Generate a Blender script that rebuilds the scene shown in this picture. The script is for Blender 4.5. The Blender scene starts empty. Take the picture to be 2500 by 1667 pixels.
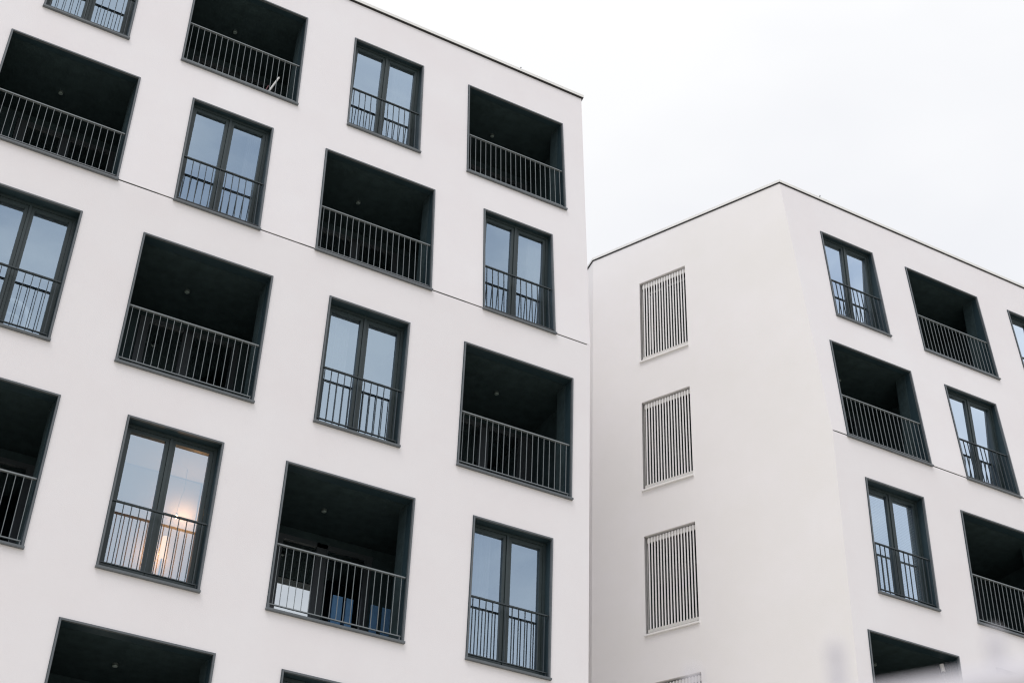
import bpy, math, random
from mathutils import Matrix, Vector, noise
random.seed(7)
scene = bpy.context.scene
COL = scene.collection
R = math.radians

# ------------------------------------------------------------------ materials
def mat(name, color, rough=0.6, metal=0.0, var=0.06, scale=3.0, bump=0.0, bscale=60.0, spec=0.5, tint=None, streak=0.0):
    m = bpy.data.materials.new(name); m.use_nodes = True
    nt = m.node_tree; bs = nt.nodes['Principled BSDF']
    tc = nt.nodes.new('ShaderNodeTexCoord')
    n = nt.nodes.new('ShaderNodeTexNoise'); n.inputs['Scale'].default_value = scale
    n.inputs['Detail'].default_value = 6; n.inputs['Roughness'].default_value = 0.62
    nt.links.new(tc.outputs['Object'], n.inputs['Vector'])
    r = nt.nodes.new('ShaderNodeValToRGB')
    e = r.color_ramp.elements
    e[0].position = 0.3; e[1].position = 0.72
    t2 = tint or color
    e[0].color = (*[c * (1 - var) for c in t2], 1); e[1].color = (*[min(1, c * (1 + var)) for c in color], 1)
    nt.links.new(n.outputs['Fac'], r.inputs['Fac'])
    out = r.outputs['Color']
    if streak:
        mp = nt.nodes.new('ShaderNodeMapping'); mp.inputs['Scale'].default_value = (5.0, 5.0, 0.35)
        nt.links.new(tc.outputs['Object'], mp.inputs['Vector'])
        n2 = nt.nodes.new('ShaderNodeTexNoise'); n2.inputs['Scale'].default_value = 1.6; n2.inputs['Detail'].default_value = 4
        nt.links.new(mp.outputs['Vector'], n2.inputs['Vector'])
        rr = nt.nodes.new('ShaderNodeMapRange'); rr.inputs['From Min'].default_value = 0.45; rr.inputs['From Max'].default_value = 0.75
        rr.inputs['To Min'].default_value = 0.0; rr.inputs['To Max'].default_value = streak
        nt.links.new(n2.outputs['Fac'], rr.inputs['Value'])
        mx = nt.nodes.new('ShaderNodeMix'); mx.data_type = 'RGBA'; mx.blend_type = 'MULTIPLY'
        nt.links.new(rr.outputs['Result'], mx.inputs['Factor'])
        nt.links.new(out, mx.inputs['A']); mx.inputs['B'].default_value = (0.86, 0.85, 0.83, 1)
        out = mx.outputs['Result']
    nt.links.new(out, bs.inputs['Base Color'])
    bs.inputs['Roughness'].default_value = rough; bs.inputs['Metallic'].default_value = metal
    bs.inputs['Specular IOR Level'].default_value = spec
    if bump:
        nb = nt.nodes.new('ShaderNodeTexNoise'); nb.inputs['Scale'].default_value = bscale; nb.inputs['Detail'].default_value = 5
        nt.links.new(tc.outputs['Object'], nb.inputs['Vector'])
        b = nt.nodes.new('ShaderNodeBump'); b.inputs['Strength'].default_value = bump; b.inputs['Distance'].default_value = 0.01
        nt.links.new(nb.outputs['Fac'], b.inputs['Height']); nt.links.new(b.outputs['Normal'], bs.inputs['Normal'])
    return m

def glass_mat(name, refl, fac, trans, rough=0.0, wave=0.012, edge=None):
    m = bpy.data.materials.new(name); m.use_nodes = True
    nt = m.node_tree; nt.nodes.clear()
    o = nt.nodes.new('ShaderNodeOutputMaterial'); mx = nt.nodes.new('ShaderNodeMixShader')
    t = nt.nodes.new('ShaderNodeBsdfTransparent'); t.inputs['Color'].default_value = (*trans, 1)
    g = nt.nodes.new('ShaderNodeBsdfGlossy'); g.inputs['Color'].default_value = (*refl, 1); g.inputs['Roughness'].default_value = rough
    tc = nt.nodes.new('ShaderNodeTexCoord'); nz = nt.nodes.new('ShaderNodeTexNoise'); nz.inputs['Scale'].default_value = 1.3
    nt.links.new(tc.outputs['Object'], nz.inputs['Vector'])
    b = nt.nodes.new('ShaderNodeBump'); b.inputs['Strength'].default_value = wave; b.inputs['Distance'].default_value = 0.1
    nt.links.new(nz.outputs['Fac'], b.inputs['Height']); nt.links.new(b.outputs['Normal'], g.inputs['Normal'])
    if edge:
        lw = nt.nodes.new('ShaderNodeLayerWeight'); lw.inputs['Blend'].default_value = 0.5
        r1 = nt.nodes.new('ShaderNodeMapRange'); r1.inputs['From Min'].default_value = 0.30; r1.inputs['From Max'].default_value = 0.46
        r1.inputs['To Min'].default_value = fac; r1.inputs['To Max'].default_value = edge
        nt.links.new(lw.outputs['Facing'], r1.inputs['Value']); nt.links.new(r1.outputs['Result'], mx.inputs[0])
        r2 = nt.nodes.new('ShaderNodeMapRange'); r2.inputs['From Min'].default_value = 0.30; r2.inputs['From Max'].default_value = 0.52
        nt.links.new(lw.outputs['Facing'], r2.inputs['Value'])
        mc = nt.nodes.new('ShaderNodeMix'); mc.data_type = 'RGBA'; mc.inputs['A'].default_value = (*refl, 1); mc.inputs['B'].default_value = (0.80, 0.90, 1.0, 1)
        nt.links.new(r2.outputs['Result'], mc.inputs['Factor']); nt.links.new(mc.outputs['Result'], g.inputs['Color'])
    else: mx.inputs[0].default_value = fac
    nt.links.new(t.outputs[0], mx.inputs[1]); nt.links.new(g.outputs[0], mx.inputs[2]); nt.links.new(mx.outputs[0], o.inputs['Surface'])
    return m

def emit_mat(name, color, strength):
    m = bpy.data.materials.new(name); m.use_nodes = True
    bs = m.node_tree.nodes['Principled BSDF']
    bs.inputs['Base Color'].default_value = (*color, 1)
    bs.inputs['Emission Color'].default_value = (*color, 1); bs.inputs['Emission Strength'].default_value = strength
    return m

M = dict(
    plaster=mat('white_plaster', (0.838, 0.824, 0.842), 0.9, var=0.018, scale=0.7, bump=0.18, bscale=70, spec=0.2, tint=(0.842, 0.812, 0.828), streak=0.0),
    plaster_lit=mat('side_lit_white_plaster', (0.890, 0.872, 0.872), 0.9, var=0.018, scale=0.6, bump=0.18, bscale=70, spec=0.2, tint=(0.885, 0.868, 0.848)),  # wall plaster with the side wall's light painted into its colour
    trim=mat('grey_aluminium_trim', (0.115, 0.130, 0.142), 0.45, var=0.10, scale=5, metal=0.0, spec=0.5),
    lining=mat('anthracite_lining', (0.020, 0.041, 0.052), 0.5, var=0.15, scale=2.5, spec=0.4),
    frame=mat('anthracite_window_frame', (0.026, 0.041, 0.044), 0.42, var=0.12, scale=6, spec=0.5),
    rail_dark=mat('dark_railing_metal', (0.030, 0.042, 0.048), 0.4, var=0.15, scale=8, spec=0.5),
    rail_light=mat('grey_railing_metal', (0.205, 0.23, 0.243), 0.42, var=0.1, scale=8, spec=0.5),
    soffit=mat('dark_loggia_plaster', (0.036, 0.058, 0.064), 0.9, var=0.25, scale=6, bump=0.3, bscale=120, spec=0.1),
    back_frame=mat('loggia_door_frame', (0.050, 0.062, 0.072), 0.5, var=0.1, scale=5),
    coping=mat('light_metal_coping', (0.82, 0.82, 0.80), 0.45, var=0.04, scale=2.0, spec=0.5),
    gap_and_shadow=mat('black_gap_and_shadow', (0.035, 0.036, 0.038), 0.95, var=0.2),  # black of open joints, also the painted shadow strip under the fascia
    slat=mat('white_louver_metal', (0.86, 0.85, 0.84), 0.5, var=0.04, scale=9),
    beam=mat('grey_louver_beam', (0.66, 0.65, 0.62), 0.55, var=0.10, scale=40),
    sill_w=mat('white_sill_metal', (0.88, 0.87, 0.85), 0.4, var=0.04, scale=6),
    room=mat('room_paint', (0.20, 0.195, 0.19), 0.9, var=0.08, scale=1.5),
    glass=glass_mat('coated_window_glass', (0.66, 0.83, 1.0), 0.48, (0.76, 0.82, 0.85), edge=0.88),
    glass_dark=glass_mat('dark_louver_window_glass', (0.5, 0.62, 0.66), 0.06, (0.3, 0.36, 0.36)),
    glass_loggia=glass_mat('loggia_door_glass', (0.88, 0.95, 1.0), 0.62, (0.35, 0.42, 0.45)),
    lamp_body=mat('lamp_housing', (0.06, 0.08, 0.08), 0.5, var=0.1),
    lamp_glass=mat('frosted_lamp_glass', (0.22, 0.29, 0.28), 0.35, var=0.05),
    roof=mat('grey_roof_gravel', (0.25, 0.25, 0.24), 0.95, var=0.25, scale=25, bump=0.6, bscale=40),
    paving=mat('pale_concrete_paving', (0.50, 0.46, 0.38), 0.9, var=0.14, scale=1.2, bump=0.4, bscale=30),
    white=mat('white_paint', (0.78, 0.78, 0.77), 0.5, var=0.06, scale=10),
    chair_white=mat('glossy_white_plastic', (0.92, 0.92, 0.91), 0.35, var=0.03, scale=8),
    red=mat('dark_red_plastic', (0.16, 0.04, 0.05), 0.5, var=0.1, scale=10),
    fence=mat('pale_fence_paint', (0.60, 0.585, 0.625), 0.55, var=0.05, scale=8),
    blue=mat('painted_blue_reflection', (0.18, 0.40, 0.72), 0.9, var=0.12, scale=5),  # reflection colour, painted on as solid strips
    cable=mat('dark_cable', (0.05, 0.05, 0.05), 0.6, var=0.1),
    bulb=emit_mat('warm_bulb', (1.0, 0.62, 0.30), 40.0),
    glow_body=emit_mat('warm_glow_emitter', (1.0, 0.55, 0.27), 1.7),  # glowing surface of the added lamp
    curtain=mat('sheer_white_curtain', (0.30, 0.30, 0.295), 0.9, var=0.05, scale=6),
    blind=mat('venetian_blind_white', (0.7, 0.7, 0.68), 0.6, var=0.05),
)

# ------------------------------------------------------------------ mesh helpers
SHEAR = [0.0]
class MB:
    def __init__(s): s.v = []; s.f = []; s.mi = []; s.mats = []
    def m(s, name):
        if name not in s.mats: s.mats.append(name)
        return s.mats.index(name)
    def face(s, pts, mt):
        i = len(s.v); s.v += [tuple(p) for p in pts]; s.f.append(tuple(range(i, i + len(pts)))); s.mi.append(s.m(mt))
    def box(s, x0, x1, y0, y1, z0, z1, mt, skip=''):
        x0, x1 = min(x0, x1), max(x0, x1); y0, y1 = min(y0, y1), max(y0, y1); z0, z1 = min(z0, z1), max(z0, z1)
        P = [(x, y, z) for z in (z0, z1) for y in (y0, y1) for x in (x0, x1)]
        i = len(s.v); s.v += P
        F = {'b': (0, 2, 3, 1), 't': (4, 5, 7, 6), 'f': (0, 1, 5, 4), 'k': (2, 6, 7, 3), 'l': (0, 4, 6, 2), 'r': (1, 3, 7, 5)}
        for k, q in F.items():
            if k not in skip: s.f.append(tuple(i + a for a in q)); s.mi.append(s.m(mt))
    def tube(s, p, q, r, mt, n=12, r2=None):
        p, q = Vector(p), Vector(q); d = (q - p).normalized(); r2 = r if r2 is None else r2
        a = d.orthogonal().normalized(); b = d.cross(a); i = len(s.v)
        for c, rr in ((p, r), (q, r2)):
            for k in range(n):
                t = 2 * math.pi * k / n; s.v.append(tuple(c + rr * (math.cos(t) * a + math.sin(t) * b)))
        for k in range(n):
            s.f.append((i + k, i + (k + 1) % n, i + n + (k + 1) % n, i + n + k)); s.mi.append(s.m(mt))
        s.f.append(tuple(i + n - 1 - k for k in range(n))); s.mi.append(s.m(mt))
        s.f.append(tuple(i + n + k for k in range(n))); s.mi.append(s.m(mt))
    def path(s, pts, r, mt, n=8):
        for a, b in zip(pts[:-1], pts[1:]): s.tube(a, b, r, mt, n)
    def data(s, name, bevel=0):
        if SHEAR[0]:
            v2 = []
            for x, y, z in s.v:
                if y > 0.1: y += 0.125 - z * SHEAR[0]      # frames, glass and rooms stand upright behind the leaning facade
                v2.append((x, y, z + y * SHEAR[0]))
            s.v = v2
        me = bpy.data.meshes.new(name); me.from_pydata(s.v, [], s.f); me.update()
        for k in s.mats: me.materials.append(M[k])
        for p, k in zip(me.polygons, s.mi): p.material_index = k
        return me
    def build(s, name, parent=None, bevel=0, smooth=False):
        me = s.data(name); o = bpy.data.objects.new(name, me); COL.objects.link(o)
        if parent: o.parent = parent
        if bevel:
            b = o.modifiers.new('bevel', 'BEVEL'); b.width = bevel; b.segments = 2; b.limit_method = 'ANGLE'
        if smooth:
            for p in me.polygons: p.use_smooth = True
        return o

def empty(name, loc, label, cat, group=None):
    o = bpy.data.objects.new(name, None); COL.objects.link(o); o.location = loc; o.empty_display_size = 0.5
    o['label'] = label; o['category'] = cat
    if group: o['group'] = group
    return o
def tag(o, label=None, cat=None, group=None, kind=None):
    if label: o['label'] = label
    if cat: o['category'] = cat
    if group: o['group'] = group
    if kind: o['kind'] = kind
    return o
def copy_tree(o, parent=None):
    c = o.copy(); COL.objects.link(c); c.parent = parent
    for ch in list(o.children): copy_tree(ch, c)
    return c

# ------------------------------------------------------------------ the measured geometry (metres; z = 0 at the facade joint)
GROUND = -15.80
H = 3.0                       # storey
OH = 2.218                    # opening height
TA, TC = 0.0839, 0.0897       # backward tilt of the two upper storeys
PSI = 1.9936                  # direction of the louvred side wall
SIDE = R(80.7)                # direction of the walls along the passage
CO = Vector((5.0522, -0.0273, 0)); PHI = 0.0066
S1, S2 = 2.983, 0.0
LOW = [-2.9965 - H * k for k in range(3)]     # sills of the rows under the joint

def frame_matrix(o, ux, tilt, u, s, off=0.0):
    """local x along the wall, y into the building, z up the wall"""
    U = Vector((math.cos(ux), math.sin(ux), 0)); Nn = Vector((-math.sin(ux), math.cos(ux), 0)); Z = Vector((0, 0, 1))
    S = Z * math.cos(tilt) + Nn * math.sin(tilt); Y = Nn * math.cos(tilt) - Z * math.sin(tilt)
    P = o + U * u + S * s
    return Matrix(((U.x, Y.x, S.x, P.x), (U.y, Y.y, S.y, P.y), (U.z, Y.z, S.z, P.z), (0, 0, 0, 1)))
A0 = Vector((0, 0, 0))
def MA(u, s): return frame_matrix(A0, 0.0, TA if s >= 0 else 0.0, u, s)
def MC(u, s): return frame_matrix(CO, PHI, TC if s >= 0 else 0.0, u, s)
def MBm(ub, z):   # side wall: ub metres back from the corner
    d = Vector((math.cos(PSI), math.sin(PSI), 0)); return frame_matrix(CO + d * ub, PSI + math.pi, 0.0, 0.0, z)

WW, BW = 1.352, 1.995

# ------------------------------------------------------------------ walls with openings (closed slabs)
def slab_grid(mb, Mx, us, ss, holes, thick, mt, col_shift=None):
    """Mx: matrix of the wall frame at (0,0); us / ss: outer extents; holes: (u0,u1,s0,s1)"""
    U = sorted(set([us[0], us[1]] + [round(h[i], 5) for h in holes for i in (0, 1)]))
    S = sorted(set([ss[0], ss[1]] + [round(h[i], 5) for h in holes for i in (2, 3)]))
    S = [S[0]] + S[1:]
    def solid(i, j):
        if i < 0 or j < 0 or i >= len(U) - 1 or j >= len(S) - 1: return False
        cu, cs = (U[i] + U[i + 1]) / 2, (S[j] + S[j + 1]) / 2
        return not any(h[0] < cu < h[1] and h[2] < cs < h[3] for h in holes)
    cache = {}
    def vid(i, j, k):
        key = (i, j, k)
        if key not in cache:
            u, s = U[i], S[j]
            if col_shift: u = col_shift(i, len(U) - 1, u, s)
            p = Mx @ Vector((u, thick if k else 0.0, s)); mb.v.append(tuple(p)); cache[key] = len(mb.v) - 1
        return cache[key]
    mi = mb.m(mt)
    def F(*q): mb.f.append(q); mb.mi.append(mi)
    for i in range(len(U) - 1):
        for j in range(len(S) - 1):
            if not solid(i, j): continue
            F(vid(i, j, 0), vid(i + 1, j, 0), vid(i + 1, j + 1, 0), vid(i, j + 1, 0))
            F(vid(i, j, 1), vid(i, j + 1, 1), vid(i + 1, j + 1, 1), vid(i + 1, j, 1))
            if not solid(i - 1, j): F(vid(i, j, 0), vid(i, j + 1, 0), vid(i, j + 1, 1), vid(i, j, 1))
            if not solid(i + 1, j): F(vid(i + 1, j, 0), vid(i + 1, j, 1), vid(i + 1, j + 1, 1), vid(i + 1, j + 1, 0))
            if not solid(i, j - 1): F(vid(i, j, 0), vid(i, j, 1), vid(i + 1, j, 1), vid(i + 1, j, 0))
            if not solid(i, j + 1): F(vid(i, j + 1, 0), vid(i + 1, j + 1, 0), vid(i + 1, j + 1, 1), vid(i, j + 1, 1))

# openings: (kind, u_left, s_sill, label)
A_OPEN = [
    ('b', -12.45, S1, None), ('w', -9.787, S1, None), ('b', -7.563, S1, 'loggia with a white pole leaning behind its railing'), ('w', -4.662, S1, None), ('b', -2.397, S1, None),
    ('w', -12.30, S2, None), ('b', -10.120, S2, None), ('w', -7.264, S2, None), ('b', -4.991, S2, None), ('w', -2.057, S2, None),
    ('b', -12.50, LOW[0], None), ('w', -9.841, LOW[0], 'window with a white arched chair back inside'), ('b', -7.584, LOW[0], None), ('w', -4.662, LOW[0], None), ('b', -2.351, LOW[0], None),
    ('w', -12.30, LOW[1], None), ('b', -10.172, LOW[1], None), ('w', -7.258, LOW[1], 'window with warm lamp light inside'), ('b', -4.981, LOW[1], 'loggia with pale sky reflection and painted blue reflections in its glass doors'), ('w', -2.026, LOW[1], None),
    ('w', -9.841, LOW[2], None), ('b', -7.558, LOW[2], None), ('w', -4.655, LOW[2], None), ('b', -2.351, LOW[2], None),
]
C_OPEN = [
    ('w', 0.648, S1, None), ('b', 2.887, S1, None), ('w', 5.766, S1, None), ('b', 7.95, S1, None),
    ('b', 0.344, S2, None), ('w', 3.213, S2, None), ('b', 5.47, S2, None),
    ('w', 0.654, LOW[0], None), ('b', 2.905, LOW[0], None), ('w', 5.766, LOW[0], None),
    ('b', 0.318, LOW[1], 'loggia with a small white tube showing inside'), ('w', 3.180, LOW[1], None), ('b', 5.47, LOW[1], None),
    ('w', 0.654, LOW[2], None), ('b', 2.905, LOW[2], None),
]
LV_W, LV_H, LV_U, LV_T = 1.121, 2.0125, 4.0265, 5.0017
B_OPEN = [LV_T - LV_H - H * k + (0.05 if k == 3 else 0.0) for k in range(4)]

EPS = 0.0125
def holes(ops, upper):
    r = []
    for k, u, s, _ in ops:
        if (s >= 0) != upper: continue
        w = WW if k == 'w' else BW
        s0 = max(s, EPS) if upper else s
        r.append((u + 0.004, u + w - 0.004, s0, s + OH - 0.004))
    return r
WTOP = 6.150
cot = 1 / math.tan(SIDE)
THK = 0.10

# ---- left building -------------------------------------------------------
LB = empty('apartment_building', (-0.03, 0, GROUND), 'large white plaster apartment building filling the left, facade of dark windows and loggias', 'building', 'white apartment buildings')
RB = empty('apartment_building', (CO.x, CO.y, GROUND), 'white plaster apartment building on the right with a louvred blank side wall', 'building', 'white apartment buildings')
def into(parent): return Matrix.Translation(-Vector(parent.location))
def wallmesh(parent, name, mb, label=None, smooth=False):
    t = into(parent); mb.v = [tuple(t @ Vector(v)) for v in mb.v]
    o = mb.build(name, parent)
    if label: o['label'] = label
    return o

ZT_A = WTOP * math.cos(TA); YT_A = WTOP * math.sin(TA)
mb = MB()
slab_grid(mb, frame_matrix(A0, 0, 0, 0, 0), (-16.0, -0.03), (GROUND, -EPS), holes(A_OPEN, False), THK, 'plaster')
def shA(i, n, u, s): return u + (s * math.sin(TA) * cot if i == n else 0)
slab_grid(mb, frame_matrix(A0, 0, TA, 0, 0), (-16.0, -0.03), (EPS, WTOP), holes(A_OPEN, True), THK, 'plaster', shA)
# side wall along the passage (its front edge follows the tilt)
Ms = frame_matrix(Vector((-0.03, 0, 0)), SIDE, 0, 0, 0)
def shS(i, n, u, s): return u + (max(s, 0) * math.tan(TA) / math.sin(SIDE) if i == 0 else 0)
def side_slab(mb, Mx, L, sh, z1):
    for a, b in ((GROUND, 0.0), (0.0, z1)):
        slab_grid(mb, Mx, (0.0, L), (a, b), [], -0.16 if False else 0.16, 'plaster', sh)
# for this wall "into the building" is -x: flip the frame
U = Vector((math.cos(SIDE), math.sin(SIDE), 0))
Msf = Matrix(((U.x, -U.y, 0, -0.03), (U.y, U.x, 0, 0.0), (0, 0, 1, 0), (0, 0, 0, 1)))
side_slab(mb, Msf, 14.0, shS, ZT_A)
mb.box(-16.0, -15.8, 0.7, 13.8, GROUND, ZT_A - .01, 'plaster')
mb.box(-15.99, 2.2, 13.61, 13.8, GROUND, ZT_A - .02, 'plaster')
wallmesh(LB, 'wall', mb)
mb = MB()
mb.face([(-15.9, YT_A + .05, ZT_A - .05), (YT_A * cot - .1, YT_A + .05, ZT_A - .05), (13.7 * cot - .1, 13.7, ZT_A - .05), (-15.9, 13.7, ZT_A - .05)], 'roof')
mb.face([(-15.9, YT_A + .05, ZT_A - .3), (-15.9, 13.7, ZT_A - .3), (13.7 * cot - .1, 13.7, ZT_A - .3), (YT_A * cot - .1, YT_A + .05, ZT_A - .3)], 'roof')
wallmesh(LB, 'roof', mb)

# ---- coping: recessed black gap + dark strip painting its underside shadow + projecting fascia, swept along a plan polyline
def offset_poly(pts, d):
    """offset to the right of travel (outward)"""
    out = []
    for i, p in enumerate(pts):
        p = Vector(p)
        if i == 0: t = (Vector(pts[1]) - p).normalized(); n = Vector((t.y, -t.x)); out.append(p + n * d); continue
        if i == len(pts) - 1: t = (p - Vector(pts[i - 1])).normalized(); n = Vector((t.y, -t.x)); out.append(p + n * d); continue
        t1 = (p - Vector(pts[i - 1])).normalized(); t2 = (Vector(pts[i + 1]) - p).normalized()
        n1 = Vector((t1.y, -t1.x)); n2 = Vector((t2.y, -t2.x)); b = (n1 + n2).normalized(); out.append(p + b * (d / b.dot(n1)))
    return out
def sweep(mb, pts, d0, d1, z0, z1, mt):
    a = offset_poly(pts, d0); b = offset_poly(pts, d1)
    for i in range(len(pts) - 1):
        p, q, r, s = a[i], a[i + 1], b[i + 1], b[i]
        mb.face([(*s, z0), (*r, z0), (*r, z1), (*s, z1)], mt)      # outer
        mb.face([(*p, z1), (*q, z1), (*q, z0), (*p, z0)], mt)      # inner
        mb.face([(*s, z1), (*r, z1), (*q, z1), (*p, z1)], mt)      # top
        mb.face([(*s, z0), (*p, z0), (*q, z0), (*r, z0)], mt)      # bottom
    for i, j in ((0, 0), (-1, -1)):
        mb.face([(*a[i], z0), (*b[i], z0), (*b[i], z1), (*a[i], z1)], mt)
GAP, FH = 0.022, 0.060
polyA = [(-16.0, YT_A), (-0.03 + YT_A * cot, YT_A), (-0.03 + 13.8 * cot, 13.8)]
mb = MB(); sweep(mb, polyA, -0.30, -0.035, ZT_A - .03, ZT_A + GAP + .01, 'gap_and_shadow'); sweep(mb, polyA, -0.034, 0.034, ZT_A + GAP - .012, ZT_A + GAP - .001, 'gap_and_shadow'); wallmesh(LB, 'coping_gap_shadow', mb)
mb = MB(); sweep(mb, polyA, -0.33, 0.038, ZT_A + GAP, ZT_A + GAP + FH, 'coping'); wallmesh(LB, 'coping', mb)
mb = MB(); mb.box(-1.32, -1.26, YT_A + .02, YT_A + .08, ZT_A + GAP + FH + .002, ZT_A + GAP + FH + .03, 'frame'); mb.tube((-1.29, YT_A + .05, ZT_A + GAP + FH + .02), (-1.27, YT_A + .03, ZT_A + GAP + FH + .11), .010, 'frame'); mb.tube((-1.31, YT_A + .05, ZT_A + GAP + FH + .02), (-1.35, YT_A + .04, ZT_A + GAP + FH + .08), .009, 'frame')
wallmesh(LB, 'conductor_clip', mb)
# joint between the upright and the tilted storeys
mb = MB(); mb.box(-16.0, -0.034, 0.010, 0.10, -0.06, 0.06, 'gap_and_shadow'); wallmesh(LB, 'facade_joint', mb)

# ---- right building ------------------------------------------------------
ZT_C = WTOP * math.cos(TC); YT_C = WTOP * math.sin(TC)
dB = Vector((math.cos(PSI), math.sin(PSI), 0))
mb = MB()
LC = 15.0
slab_grid(mb, frame_matrix(CO, PHI, 0, 0, 0), (0.0, LC), (GROUND, -EPS), holes(C_OPEN, False), THK, 'plaster')
ang = PSI - PHI
def shC(i, n, u, s): return u + (s * math.sin(TC) / math.tan(ang) if i == 0 else 0)
slab_grid(mb, frame_matrix(CO, PHI, TC, 0, 0), (0.0, LC), (EPS, WTOP), holes(C_OPEN, True), THK, 'plaster', shC)
# louvred side wall: local x runs forward to the corner, so the corner is the last column
LBW = 5.2184
Mb = frame_matrix(CO + dB * LBW, PSI + math.pi, 0, 0, 0)
def shB(i, n, u, s): return u - (max(s, 0) * math.tan(TC) / math.sin(ang) if i == n else 0)
lh = [(LBW - LV_U, LBW - LV_U + LV_W, z, z + LV_H) for z in B_OPEN]
slab_grid(mb, Mb, (0.0, LBW), (GROUND, 0.0), [h for h in lh if h[2] < -0.5], 0.22, 'plaster_lit', shB)
slab_grid(mb, Mb, (0.0, LBW), (0.0, ZT_C), [(h[0], h[1], max(h[2], 0.001), h[3]) for h in lh if h[3] > 0.5], 0.22, 'plaster_lit', shB)
PB = CO + dB * LBW
Mf = frame_matrix(PB + Vector((math.cos(SIDE), math.sin(SIDE), 0)) * 9.0, SIDE + math.pi, 0, 0, 0)
slab_grid(mb, Mf, (0.0, 9.0), (GROUND, ZT_C), [], 0.22, 'plaster_lit')
mb.box(PB.x + 9 * math.cos(SIDE), CO.x + LC, PB.y + 8.7, PB.y + 8.88, GROUND, ZT_C - .02, 'plaster')
mb.box(CO.x + LC - .02, CO.x + LC + .16, 0.8, PB.y + 8.7, GROUND, ZT_C - .02, 'plaster')
wallmesh(RB, 'wall', mb)
def onC(u, y): return (CO.x + u * math.cos(PHI) - y * math.sin(PHI), CO.y + u * math.sin(PHI) + y * math.cos(PHI))
corner = onC(YT_C / math.tan(ang), YT_C)
back = (PB.x + 8.9 * math.cos(SIDE), PB.y + 8.9 * math.sin(SIDE))
polyC = [back, (PB.x, PB.y), corner, onC(LC, YT_C)]
inner = offset_poly(polyC, -0.06)
for zz in (ZT_C - .05, ZT_C - .3):
    pass
mb = MB()
ring = [tuple(p) for p in inner] + [(CO.x + LC, back[1] - .1)]
mb.face([(x, y, ZT_C - .05) for x, y in ring], 'roof'); mb.face([(x, y, ZT_C - .3) for x, y in reversed(ring)], 'roof')
wallmesh(RB, 'roof', mb)
mb = MB(); sweep(mb, polyC, -0.30, -0.028, ZT_C - .03, ZT_C + GAP + .01, 'gap_and_shadow'); sweep(mb, polyC, -0.027, 0.022, ZT_C + GAP - .012, ZT_C + GAP - .001, 'gap_and_shadow'); wallmesh(RB, 'coping_gap_shadow', mb)  # second sweep paints the shadow under the fascia
mb = MB(); sweep(mb, polyC, -0.33, 0.026, ZT_C + GAP, ZT_C + GAP + FH, 'coping'); wallmesh(RB, 'coping', mb)
x0, y0 = onC(.84, YT_C + .03)
mb = MB(); mb.box(x0 - .03, x0 + .03, y0, y0 + .05, ZT_C + GAP + FH + .002, ZT_C + GAP + FH + .03, 'frame'); mb.tube((x0, y0 + .02, ZT_C + GAP + FH + .02), (x0 + .02, y0, ZT_C + GAP + FH + .11), .010, 'frame')
wallmesh(RB, 'conductor_clip', mb)
mb = MB()
for q in range(1):
    Mx = frame_matrix(CO, PHI, 0, 0, 0)
    b = MB(); b.box(0.006, LC, 0.010, 0.10, -0.06, 0.06, 'gap_and_shadow'); b.v = [tuple(Mx @ Vector(v)) for v in b.v]
    wallmesh(RB, 'facade_joint', b)

# ------------------------------------------------------------------ prototypes: window, loggia, louvred window
TR = 0.024
def trim_and_lining(mb, w, depth, t=TR):
    # trim ring, 22 mm proud of the plaster
    z1 = OH
    mb.box(0, t, -0.022, 0.02, 0, z1, 'trim'); mb.box(w - t, w, -0.022, 0.02, 0, z1, 'trim')
    mb.box(t, w - t, -0.0215, 0.02, z1 - t, z1, 'trim')
    # thin dark shadow lip round the ring
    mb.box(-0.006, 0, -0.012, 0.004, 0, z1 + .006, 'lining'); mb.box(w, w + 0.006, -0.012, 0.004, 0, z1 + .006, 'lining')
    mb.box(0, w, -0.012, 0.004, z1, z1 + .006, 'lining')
    # lining
    mb.box(0.004, t - .002, 0.02, depth, 0, z1 - .004, 'lining'); mb.box(w - t + .002, w - .004, 0.02, depth, 0, z1 - .004, 'lining')
    mb.box(t - .002, w - t + .002, 0.02, depth, z1 - t + .002, z1 - .006, 'lining')
    mb.box(t - .002, w - t + .002, 0.0, depth, 0.0, 0.016, 'lining')

def make_railing(w, mt, nb, parent, tall=0.965, depth=0.011, hw=0.0034):
    mb = MB(); a, b = 0.034, w - 0.034
    mb.box(a, b, 0.022, 0.062, tall - 0.012, tall + 0.007, mt)
    mb.box(a, b, 0.028, 0.056, 0.078, 0.092, mt)
    for k in range(nb):
        x = a + (b - a) * (k + 0.5) / nb
        mb.box(x - hw, x + hw, 0.032, 0.032 + depth, 0.092, tall - 0.012, mt)
    for x in (a + .012, b - .012): mb.box(x - 0.006, x + 0.006, 0.034, 0.052, 0.016, 0.078, mt)
    return mb.build('railing', parent)

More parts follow.
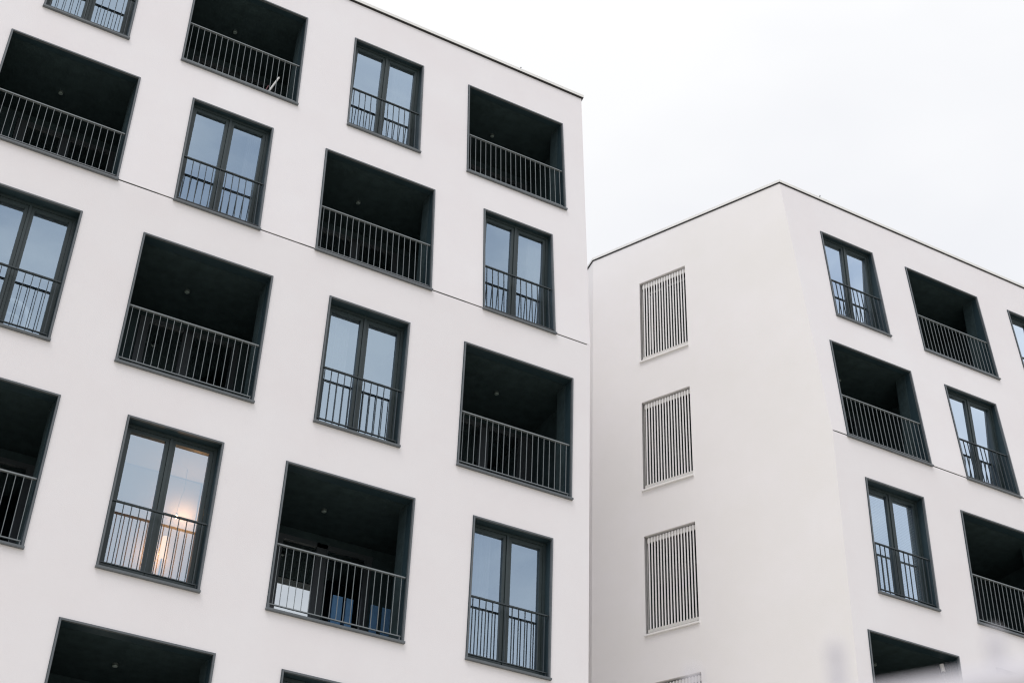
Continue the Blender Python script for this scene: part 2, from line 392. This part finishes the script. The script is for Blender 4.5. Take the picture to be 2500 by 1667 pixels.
def make_window():
    mb = MB(); trim_and_lining(mb, WW, 0.25); w = WW
    root = mb.build('window')
    s = MB(); s.box(-0.014, w + 0.014, -0.048, 0.0, -0.036, -0.002, 'trim'); s.build('sill', root, bevel=0.004)
    f = MB(); y0 = 0.155; zt = OH - TR - .004; a = TR; b = w - TR; z0 = .018
    fw = 0.045
    # fixed frame
    f.box(a, a + fw, y0, y0 + .085, z0, zt, 'frame'); f.box(b - fw, b, y0, y0 + .085, z0, zt, 'frame')
    f.box(a + fw, b - fw, y0, y0 + .085, zt - fw, zt, 'frame'); f.box(a + fw, b - fw, y0, y0 + .085, z0, z0 + .05, 'frame')
    cx = w / 2
    f.box(cx - .019, cx + .019, y0 - .004, y0 + .06, z0 + .05, zt - fw, 'frame')
    f.build('window_frame', root)
    # two sashes with their panes
    for (p, q) in ((a + fw + .003, cx - .023), (cx + .023, b - fw - .003)):
        sw = 0.048; sh = MB(); ys = y0 + .014
        sh.box(p, p + sw, ys, ys + .06, z0 + .053, zt - fw - .003, 'frame'); sh.box(q - sw, q, ys, ys + .06, z0 + .053, zt - fw - .003, 'frame')
        sh.box(p + sw, q - sw, ys, ys + .06, zt - fw - .055, zt - fw - .003, 'frame'); sh.box(p + sw, q - sw, ys, ys + .06, z0 + .053, z0 + .115, 'frame')
        sh.build('sash', root)
        g = MB(); g.box(p + sw - .004, q - sw + .004, ys + .034, ys + .040, z0 + .11, zt - fw - .05, 'glass', skip='kbtlr')
        g.build('glass_pane', root)
    make_railing(w, 'rail_dark', 12, root, depth=0.020, hw=0.0046)
    r = MB(); e = 0.19; y1 = 0.255; y2 = 2.6
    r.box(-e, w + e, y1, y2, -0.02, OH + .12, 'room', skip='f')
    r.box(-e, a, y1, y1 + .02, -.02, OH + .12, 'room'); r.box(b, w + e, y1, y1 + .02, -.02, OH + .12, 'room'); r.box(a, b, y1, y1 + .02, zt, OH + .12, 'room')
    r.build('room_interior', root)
    return root

def make_balcony(ext, blue=False, xlamp=1.0):
    mb = MB(); w = BW; trim_and_lining(mb, w, 0.20)
    D = 1.80; zc = OH - 0.012; L0, L1 = -0.26, w + ext
    # return walls then the wider loggia behind them
    for x, sx in ((0.028, -1), (w - 0.028, 1)):
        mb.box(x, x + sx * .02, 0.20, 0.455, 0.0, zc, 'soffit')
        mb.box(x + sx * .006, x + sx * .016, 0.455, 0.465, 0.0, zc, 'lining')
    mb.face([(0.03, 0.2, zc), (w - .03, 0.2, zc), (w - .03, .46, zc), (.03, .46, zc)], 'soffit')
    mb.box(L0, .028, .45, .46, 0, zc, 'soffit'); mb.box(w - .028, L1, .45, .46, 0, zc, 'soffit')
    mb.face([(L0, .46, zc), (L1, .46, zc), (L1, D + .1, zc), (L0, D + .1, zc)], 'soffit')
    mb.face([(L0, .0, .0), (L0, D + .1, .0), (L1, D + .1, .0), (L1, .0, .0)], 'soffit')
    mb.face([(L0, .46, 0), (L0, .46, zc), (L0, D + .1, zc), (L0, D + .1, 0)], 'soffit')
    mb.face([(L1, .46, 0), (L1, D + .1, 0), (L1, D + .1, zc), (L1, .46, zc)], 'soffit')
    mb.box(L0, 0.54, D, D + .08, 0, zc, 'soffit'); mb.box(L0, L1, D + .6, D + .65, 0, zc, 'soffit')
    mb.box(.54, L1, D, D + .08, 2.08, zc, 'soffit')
    root = mb.build('balcony')
    s = MB(); s.box(-0.014, w + 0.014, -0.048, 0.0, -0.036, -0.002, 'trim'); s.build('sill', root, bevel=0.004)
    make_railing(w, 'rail_light', 19, root)
    f = MB(); z0, z1 = 0.01, 2.08
    bars = [(0.55, 0.70), (1.245, 1.42), (2.05, 2.16)] if ext > .4 else [(0.55, 0.70), (1.245, 1.42), (2.0, w + ext)]
    for p, q in bars:
        if q > L1: q = L1
        f.box(p, q, D, D + .07, z0, z1, 'back_frame')
    e = bars[-1][1]
    f.box(.70, bars[-1][0], D, D + .06, z1 - .07, z1, 'back_frame'); f.box(.70, bars[-1][0], D, D + .06, z0, z0 + .09, 'back_frame')
    f.build('door_frame', root)
    if blue:
        f2 = MB(); f2.box(2.16, L1, D + .01, D + .03, z0, z1, 'soffit'); f2.build('door_panel', root)
    else:
        f2 = MB(); f2.box(e, L1 + .001, D + .01, D + .03, z0, z1, 'soffit'); f2.build('door_panel', root)
    for p, q in zip(bars[:-1], bars[1:]):
        g = MB(); g.box(p[1], q[0], D + .030, D + .036, z0 + .09, z1 - .07, 'glass_loggia', skip='kbtlr'); g.build('door_pane', root)
    if blue:
        for p, q in ((1.58, 1.74), (1.80, 1.91), (2.20, 2.32), (2.39, 2.56)):
            c = MB(); c.box(p, q, D - .02, D - .012, .05, 1.30, 'blue'); c.build('blue_reflection', root)  # solid strips painting reflections in the door glass
    lm = MB(); lm.tube((xlamp, 1.0, zc), (xlamp, 1.0, zc - .035), .040, 'lamp_body', 20); lm.tube((xlamp, 1.0, zc - .035), (xlamp, 1.0, zc - .043), .037, 'lamp_glass', 20, .030)
    lm.build('ceiling_lamp', root)
    return root

def make_louver():
    w, h = LV_W, LV_H; mb = MB(); y2 = .218
    mb.box(-.012, 0.0, .002, y2, 0, h, 'plaster_lit'); mb.box(w, w + .012, .002, y2, 0, h, 'plaster_lit'); mb.box(0, w, .002, y2, h - .002, h + .010, 'plaster_lit')
    root = mb.build('louver_window')
    s = MB(); s.box(-0.018, w + 0.018, -0.045, .21, -0.030, 0.004, 'sill_w'); s.build('sill', root, bevel=.003)
    b = MB(); b.box(.03, w - .004, .052, .080, h - .135, h - .040, 'beam'); b.box(.028, .05, .080, .11, h - .12, h - .06, 'beam'); b.build('louver_beam', root)
    b = MB(); b.box(.03, w - .004, .030, .080, .050, .115, 'beam'); b.box(.028, .05, .080, .11, .055, .105, 'beam'); b.build('louver_beam', root)
    sl = MB(); n = 16
    for k in range(n):
        x = .080 + (w - .072 - .080) * k / (n - 1)
        sl.box(x - .0145, x + .0145, .036, .047, .117, h - .035, 'slat')
    sl.build('louver_slats', root, bevel=.004)
    f = MB(); f.box(.0, .012, .095, .20, .004, h, 'beam'); f.box(.012, .06, .11, .20, .004, h, 'frame'); f.box(w - .06, w, .11, .20, .004, h, 'frame'); f.box(.06, w - .06, .11, .20, h - .06, h, 'frame'); f.box(.06, w - .06, .11, .20, .004, .07, 'frame')
    f.build('window_frame', root)
    g = MB(); g.box(.06, w - .06, .135, .14, .07, h - .06, 'glass_dark', skip='kbtlr'); g.build('glass_pane', root)
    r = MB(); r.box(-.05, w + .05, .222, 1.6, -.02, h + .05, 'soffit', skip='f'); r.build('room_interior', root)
    return root

def place(o, parent, mtx, label=None):
    o.parent = parent; o.matrix_parent_inverse = Matrix.Identity(4)
    o.matrix_local = into(parent) @ mtx
    if label: o['label'] = label
    return o

def fit_out(o, u, s, parent):
    """curtains and blinds behind a few of the panes"""
    kind = CURT.get((parent is LB, round(u, 1), round(s)))
    if not kind: return
    tl = 0.087 if s >= 0 else 0.0; SHEAR[0] = math.tan(tl) if tl else 0.0
    if kind == 'blind':
        b = MB()
        for k in range(62): b.box(.09, WW - .09, .232, .236, .10 + k * .032, .122 + k * .032, 'blind')
        b.build('venetian_blind', o)
    else:
        rnd = random.Random(int(u * 100)); x0, x1 = ((.06, .06 + rnd.uniform(.2, .45)) if kind == 'L' else (WW - .06 - rnd.uniform(.2, .45), WW - .06))
        c = MB(); n = 26; pts = [(x0 + (x1 - x0) * k / n, .30 + .022 * math.sin(k * 1.9) + .008 * rnd.random()) for k in range(n + 1)]
        for (a0, b0), (a1, b1) in zip(pts[:-1], pts[1:]):
            zs = [.03 + (OH - .08) * q / 8 for q in range(9)]
            for z0, z1 in zip(zs[:-1], zs[1:]): c.face([(a0, b0, z0), (a1, b1, z0), (a1, b1, z1), (a0, b0, z1)], 'curtain')
        c.build('curtain', o, smooth=False)
    SHEAR[0] = 0.0
CURT = {(True, -2.1, 0): 'R', (True, -4.7, -3): 'L', (True, -4.7, 3): 'R', (True, -7.3, 0): 'R', (False, .7, -3): 'blind', (False, 3.2, 0): 'L', (False, .6, 3): 'R', (True, -2.0, -6): 'L'}
pw = make_window(); pb = make_balcony(0.62); pe = make_balcony(0.25, xlamp=1.12); px = make_balcony(0.62, blue=True); pl = make_louver()
SHEAR[0] = math.tan(0.087)    # upper storeys: the facade leans back while ceilings and floors stay level
pwu = make_window(); pbu = make_balcony(0.62); peu = make_balcony(0.25, xlamp=1.0)
SHEAR[0] = 0.0
used = set()
def inst(proto, parent, mtx, label=None):
    if proto.name in used: o = copy_tree(proto)
    else: used.add(proto.name); o = proto
    o.name = o.name
    return place(o, parent, mtx, label)
def tidy(o, base):
    o.name = base
fits = []
for parent, ops, MM in ((LB, A_OPEN, MA), (RB, C_OPEN, MC)):
    for k, u, s, lab in ops:
        if k == 'w': p = pwu if s >= 0 else pw
        elif lab and 'blue' in lab: p = px
        elif parent is LB and u > -3: p = peu if s >= 0 else pe
        else: p = pbu if s >= 0 else pb
        o = inst(p, parent, MM(u, s), lab)
        if lab and 'lamp light' in lab: lit_window = o
        if k == 'w': fits.append((o, u, s, parent))
for f_ in fits: fit_out(*f_)
louvers = [inst(pl, RB, MBm(LV_U, z)) for z in B_OPEN]
louvers[0]['label'] = 'louvred window with horizontal blind slats behind the upright louvres'
for k, z in enumerate(B_OPEN):
    o = louvers[k]
    pass
    if k == 0:
        bl = MB()
        for (a, b, zz) in ((.18, .50, LV_H - .29), (.60, LV_W - .06, LV_H - .27)):
            for q in range(2): bl.box(a, b, .110, .116, zz + q * .035, zz + .010 + q * .035, 'blind')
        bl.box(.20, .235, .110, .116, .3, LV_H - .34, 'blind')
        bl.build('venetian_blind', o)

# ------------------------------------------------------------------ loose things seen in the openings
def world_pt(mtx, x, y, z): return mtx @ Vector((x, y, z))
# white pole in the top-floor loggia
mL = frame_matrix(A0, 0, 0, -7.563, S1) ; mL = Matrix.Translation((0, S1 * math.sin(TA), 0)) @ mL
e = empty('pole', world_pt(mL, 1.47, .30, .022), 'white pole leaning behind the railing of the top floor loggia', 'pole')
mb = MB(); mb.tube((0, 0, 0.02), (.23, .02, .70), .017, 'white', 14); o = mb.build('shaft', e, smooth=False)
mb = MB(); mb.tube((-.035, .03, 0.02), (.085, .04, .46), .009, 'red', 10); mb.build('red_handle', e)
mb = MB(); mb.tube((.23, .02, .70), (.236, .0205, .72), .0168, 'white', 14, .008); mb.build('end_cap', e)
# white tube in the lower loggia of the right building
mT = MC(0.318, LOW[1])
p0 = Vector((7.27, 0.30, -4.02))
e = empty('tube', p0, 'short white tube standing in the lowest visible loggia of the right building', 'tube')
mb = MB(); mb.tube((-.01, .0, -1.0), (.0, .0, .06), .020, 'frame', 16); mb.build('stand', e)
mb = MB(); mb.tube((.012, .0, .055), (-.012, .0, .185), .036, 'white', 16); mb.build('tube_cap', e)
# chair back seen through a window
mW = MA(-9.841, LOW[0])
e = empty('chair', world_pt(mW, .80, .285, 0.0), 'white chair with arched back behind a window at the left edge', 'chair')
mb = MB(); arc = [(.25 * math.cos(t), 0, .36 + .25 * math.sin(t)) for t in [math.pi * k / 18 for k in range(19)]]
mb.path([(.25, 0, .1)] + arc + [(-.25, 0, .1)], .042, 'chair_white', 10); mb.build('backrest', e)
mb = MB(); mb.tube((0, .30, .40), (0, .30, .44), .27, 'white', 28); mb.build('seat', e)
for sx in (-.2, .2):
    for sy in (.10, .50):
        mb = MB(); mb.tube((sx, sy, .03), (sx * .9, .24 + (sy - .24) * .8, .40), .014, 'white', 10); mb.build('leg', e)
# hanging bulb and added glow lamp in the lit room
mW = MA(-7.258, LOW[1])
bp = world_pt(mW, 1.17, 1.15, 1.545)
e = empty('pendant_lamp', world_pt(mW, 1.17, 1.15, OH + .11), 'bare warm bulb hanging on a wire inside the lit window', 'lamp')
top = OH + .11
mb = MB(); mb.tube((0, 0, 1.545 - top + .025), (0, 0, 1.545 - top + .055), .014, 'cable', 10); mb.path([(0, 0, 1.60 - top), (.01, .0, 1.8 - top), (.05, .02, 2.0 - top), (.04, .02, 0)], .0035, 'cable', 6); mb.build('cable', e)
mb = MB()
for k in range(6):
    t0, t1 = math.pi * k / 6, math.pi * (k + 1) / 6; mb.tube((0, 0, 1.545 - top + .026 * math.cos(t0)), (0, 0, 1.545 - top + .026 * math.cos(t1)), max(.026 * math.sin(t0), .001), 'bulb', 12, max(.026 * math.sin(t1), .001))
mb.build('bulb', e)
e2 = empty('added_glow_lamp', world_pt(mW, 1.05, 1.05, 0.0), 'added lamp making the blurred warm glow behind the lower right pane of the lit window', 'lamp')  # made-up lamp, put in to give the warm glow behind the pane
mb = MB(); mb.tube((0, 0, 0.0), (0, 0, .03), .13, 'cable', 20); mb.tube((0, 0, .03), (0, 0, .82), .012, 'cable', 10); mb.build('stand', e2)
mb = MB(); mb.tube((0, 0, .82), (0, 0, 1.15), .055, 'glow_body', 24, .040); mb.build('glow_body', e2)
def lamp(name, loc, watts, r, color):
    l = bpy.data.lights.new(name, 'POINT'); l.energy = watts; l.shadow_soft_size = r; l.color = color
    o = bpy.data.objects.new(name, l); COL.objects.link(o); o.location = loc; return o
mb = MB(); mb.box(-.17, WW + .17, 1.46, 1.52, .0, OH + .10, 'room'); wp = mb.build('glow_panel', lit_window)  # added panel, set close behind the bulb to catch the warm glow
lo = lamp('bulb_glow_light', (0.17, 0.08, 1.545 - top + .20), 20, .03, (1.0, .50, .22)); lo.parent = e  # added light, moved off the bulb to throw the upper glow
lo = lamp('added_glow_light', (-.03, .20, 1.02), 17, .06, (1.0, .47, .18)); lo.parent = e2  # light of the added lamp, for the lower glow

# ------------------------------------------------------------------ fence right in front of the lens (out of focus in the photograph)
z = -13.692
P1 = Vector((-9.7974, -16.5542, z - 0.002)); d = Vector((0.51036, -0.85996, 0))
a = P1 - d * 0.9; b = P1 + d * 0.8
e = empty('fence', (P1.x, P1.y, GROUND), 'out of focus pale picket fence at the bottom right corner, nearest thing', 'fence')
def tofence(v): return (v[0] - P1.x, v[1] - P1.y, v[2] - GROUND)
mb = MB(); mb.tube(tofence(a - Vector((0, 0, .022))), tofence(b - Vector((0, 0, .022))), .022, 'fence', 16); mb.build('top_rail', e)
mb = MB(); lo_ = Vector((0, 0, z - GROUND - 0.2)); mb.tube(tofence(a - lo_), tofence(b - lo_), .021, 'fence', 16); mb.build('bottom_rail', e)
for k in range(-6, 6):
    c = P1 + d * (-0.030 + 0.138 * k); tip = z + (.020 if k == 1 else .038)
    mb = MB(); mb.tube(tofence((c.x, c.y, GROUND + .05)), tofence((c.x, c.y, tip)), .0066, 'fence', 10); mb.tube(tofence((c.x, c.y, tip)), tofence((c.x, c.y, tip + .010)), .0075, 'fence', 10, .003); mb.build('picket', e)
for c in (a, b):
    mb = MB(); mb.tube(tofence((c.x, c.y, GROUND)), tofence((c.x, c.y, z + .03)), .03, 'fence', 16); mb.build('post', e)

# ------------------------------------------------------------------ ground
mb = MB(); mb.face([(-600, -600, GROUND), (600, -600, GROUND), (600, 600, GROUND), (-600, 600, GROUND)], 'paving')
g = mb.build('ground'); tag(g, 'pale concrete ground at the foot of the buildings', 'ground', kind='structure')

# ------------------------------------------------------------------ overcast sky
w = bpy.data.worlds.new('World'); scene.world = w; w.use_nodes = True; nt = w.node_tree; nt.nodes.clear()
out = nt.nodes.new('ShaderNodeOutputWorld'); bg = nt.nodes.new('ShaderNodeBackground'); bg2 = nt.nodes.new('ShaderNodeBackground'); add = nt.nodes.new('ShaderNodeAddShader')
sky = nt.nodes.new('ShaderNodeTexSky'); sky.sky_type = 'NISHITA'; sky.sun_disc = False
SUN_EL, SUN_AZ = R(60), R(-48)     # azimuth measured from -Y towards -X
sky.sun_elevation = SUN_EL; sky.sun_rotation = math.pi - SUN_AZ; sky.dust_density = 4.0
bg.inputs['Strength'].default_value = 0.008
nt.links.new(sky.outputs[0], bg.inputs['Color'])
geo = nt.nodes.new('ShaderNodeTexCoord'); sep = nt.nodes.new('ShaderNodeSeparateXYZ'); nt.links.new(geo.outputs['Generated'], sep.inputs[0])
mr = nt.nodes.new('ShaderNodeValToRGB'); el = mr.color_ramp.elements
el[0].position = 0.0; el[0].color = (0.74, 0.76, 0.80, 1); el[1].position = 1.0; el[1].color = (1.0, 1.0, 1.0, 1)
x = el.new(0.35); x.color = (0.87, 0.88, 0.905, 1); x = el.new(0.62); x.color = (0.90, 0.905, 0.92, 1); x = el.new(0.80); x.color = (0.98, 0.98, 0.98, 1)
nt.links.new(sep.outputs['Z'], mr.inputs['Fac'])
cn = nt.nodes.new('ShaderNodeTexNoise'); cn.inputs['Scale'].default_value = 1.5; cn.inputs['Detail'].default_value = 5; cn.inputs['Roughness'].default_value = 0.5
mp = nt.nodes.new('ShaderNodeMapping'); mp.inputs['Scale'].default_value = (1, 1, 2.2); mp.inputs['Location'].default_value = (2.3, 0.4, 1.1)
nt.links.new(geo.outputs['Generated'], mp.inputs['Vector']); nt.links.new(mp.outputs['Vector'], cn.inputs['Vector'])
cr = nt.nodes.new('ShaderNodeValToRGB'); ce = cr.color_ramp.elements
ce[0].position = 0.34; ce[0].color = (0.86, 0.87, 0.91, 1); ce[1].position = 0.60; ce[1].color = (1.03, 1.03, 1.03, 1)
nt.links.new(cn.outputs['Fac'], cr.inputs['Fac'])
mx = nt.nodes.new('ShaderNodeMix'); mx.data_type = 'RGBA'; mx.blend_type = 'MULTIPLY'; mx.inputs['Factor'].default_value = 1.0
nt.links.new(mr.outputs['Color'], mx.inputs['A']); nt.links.new(cr.outputs['Color'], mx.inputs['B'])
c2 = nt.nodes.new('ShaderNodeTexNoise'); c2.inputs['Scale'].default_value = 3.2; c2.inputs['Detail'].default_value = 6; c2.inputs['Roughness'].default_value = 0.55; c2.inputs['Distortion'].default_value = 0.6
nt.links.new(mp.outputs['Vector'], c2.inputs['Vector'])
c3 = nt.nodes.new('ShaderNodeValToRGB'); e3 = c3.color_ramp.elements
e3[0].position = 0.38; e3[0].color = (0.66, 0.71, 0.80, 1); e3[1].position = 0.60; e3[1].color = (1.12, 1.10, 1.08, 1)
nt.links.new(c2.outputs['Fac'], c3.inputs['Fac'])
ym = nt.nodes.new('ShaderNodeMapRange'); ym.inputs['From Min'].default_value = 0.10; ym.inputs['From Max'].default_value = -0.25
nt.links.new(sep.outputs['Y'], ym.inputs['Value'])
m2 = nt.nodes.new('ShaderNodeMix'); m2.data_type = 'RGBA'; m2.blend_type = 'MULTIPLY'
nt.links.new(ym.outputs['Result'], m2.inputs['Factor']); nt.links.new(mx.outputs['Result'], m2.inputs['A']); nt.links.new(c3.outputs['Color'], m2.inputs['B'])
nt.links.new(m2.outputs['Result'], bg2.inputs['Color']); bg2.inputs['Strength'].default_value = 1.02
nt.links.new(bg.outputs[0], add.inputs[0]); nt.links.new(bg2.outputs[0], add.inputs[1]); nt.links.new(add.outputs[0], out.inputs['Surface'])

sl = bpy.data.lights.new('sun', 'SUN'); sl.energy = 1.27; sl.angle = R(30); sl.color = (1.0, 0.965, 0.95)
so = bpy.data.objects.new('sun', sl); COL.objects.link(so)
dirv = Vector((-0.74 * math.cos(SUN_EL), -0.67 * math.cos(SUN_EL), math.sin(SUN_EL)))
so.rotation_euler = dirv.to_track_quat('Z', 'Y').to_euler(); so.location = dirv * 60

# ------------------------------------------------------------------ camera (solved from the photograph)
cd = bpy.data.cameras.new('camera'); cam = bpy.data.objects.new('camera', cd); COL.objects.link(cam); scene.camera = cam
Rm = ((0.8743326691123131, -0.30149646617866016, -0.38031863562638946), (-0.4841173865225078, -0.4865077547974879, -0.7272829989684374), (0.03424528857456338, 0.8200061496133351, -0.5713293050481111))
T = (-10.646338749153378, -17.481240100121962, -14.192221079420355)
cam.matrix_world = Matrix(((*Rm[0], T[0]), (*Rm[1], T[1]), (*Rm[2], T[2]), (0, 0, 0, 1)))
cd.sensor_width = 36; cd.lens = 3634.78 / 2500 * 36; cd.clip_end = 3000; cd.clip_start = 0.05
cd.dof.use_dof = True; cd.dof.focus_distance = 24.0; cd.dof.aperture_fstop = 2.4

scene.view_settings.view_transform = 'Standard'; scene.view_settings.look = 'None'; scene.view_settings.exposure = 0.0; scene.view_settings.gamma = 1.0
scene.render.resolution_x = 1024; scene.render.resolution_y = 682
scene.render.engine = 'CYCLES'
scene.cycles.filter_width = 1.2; scene.cycles.max_bounces = 8; scene.cycles.transparent_max_bounces = 12
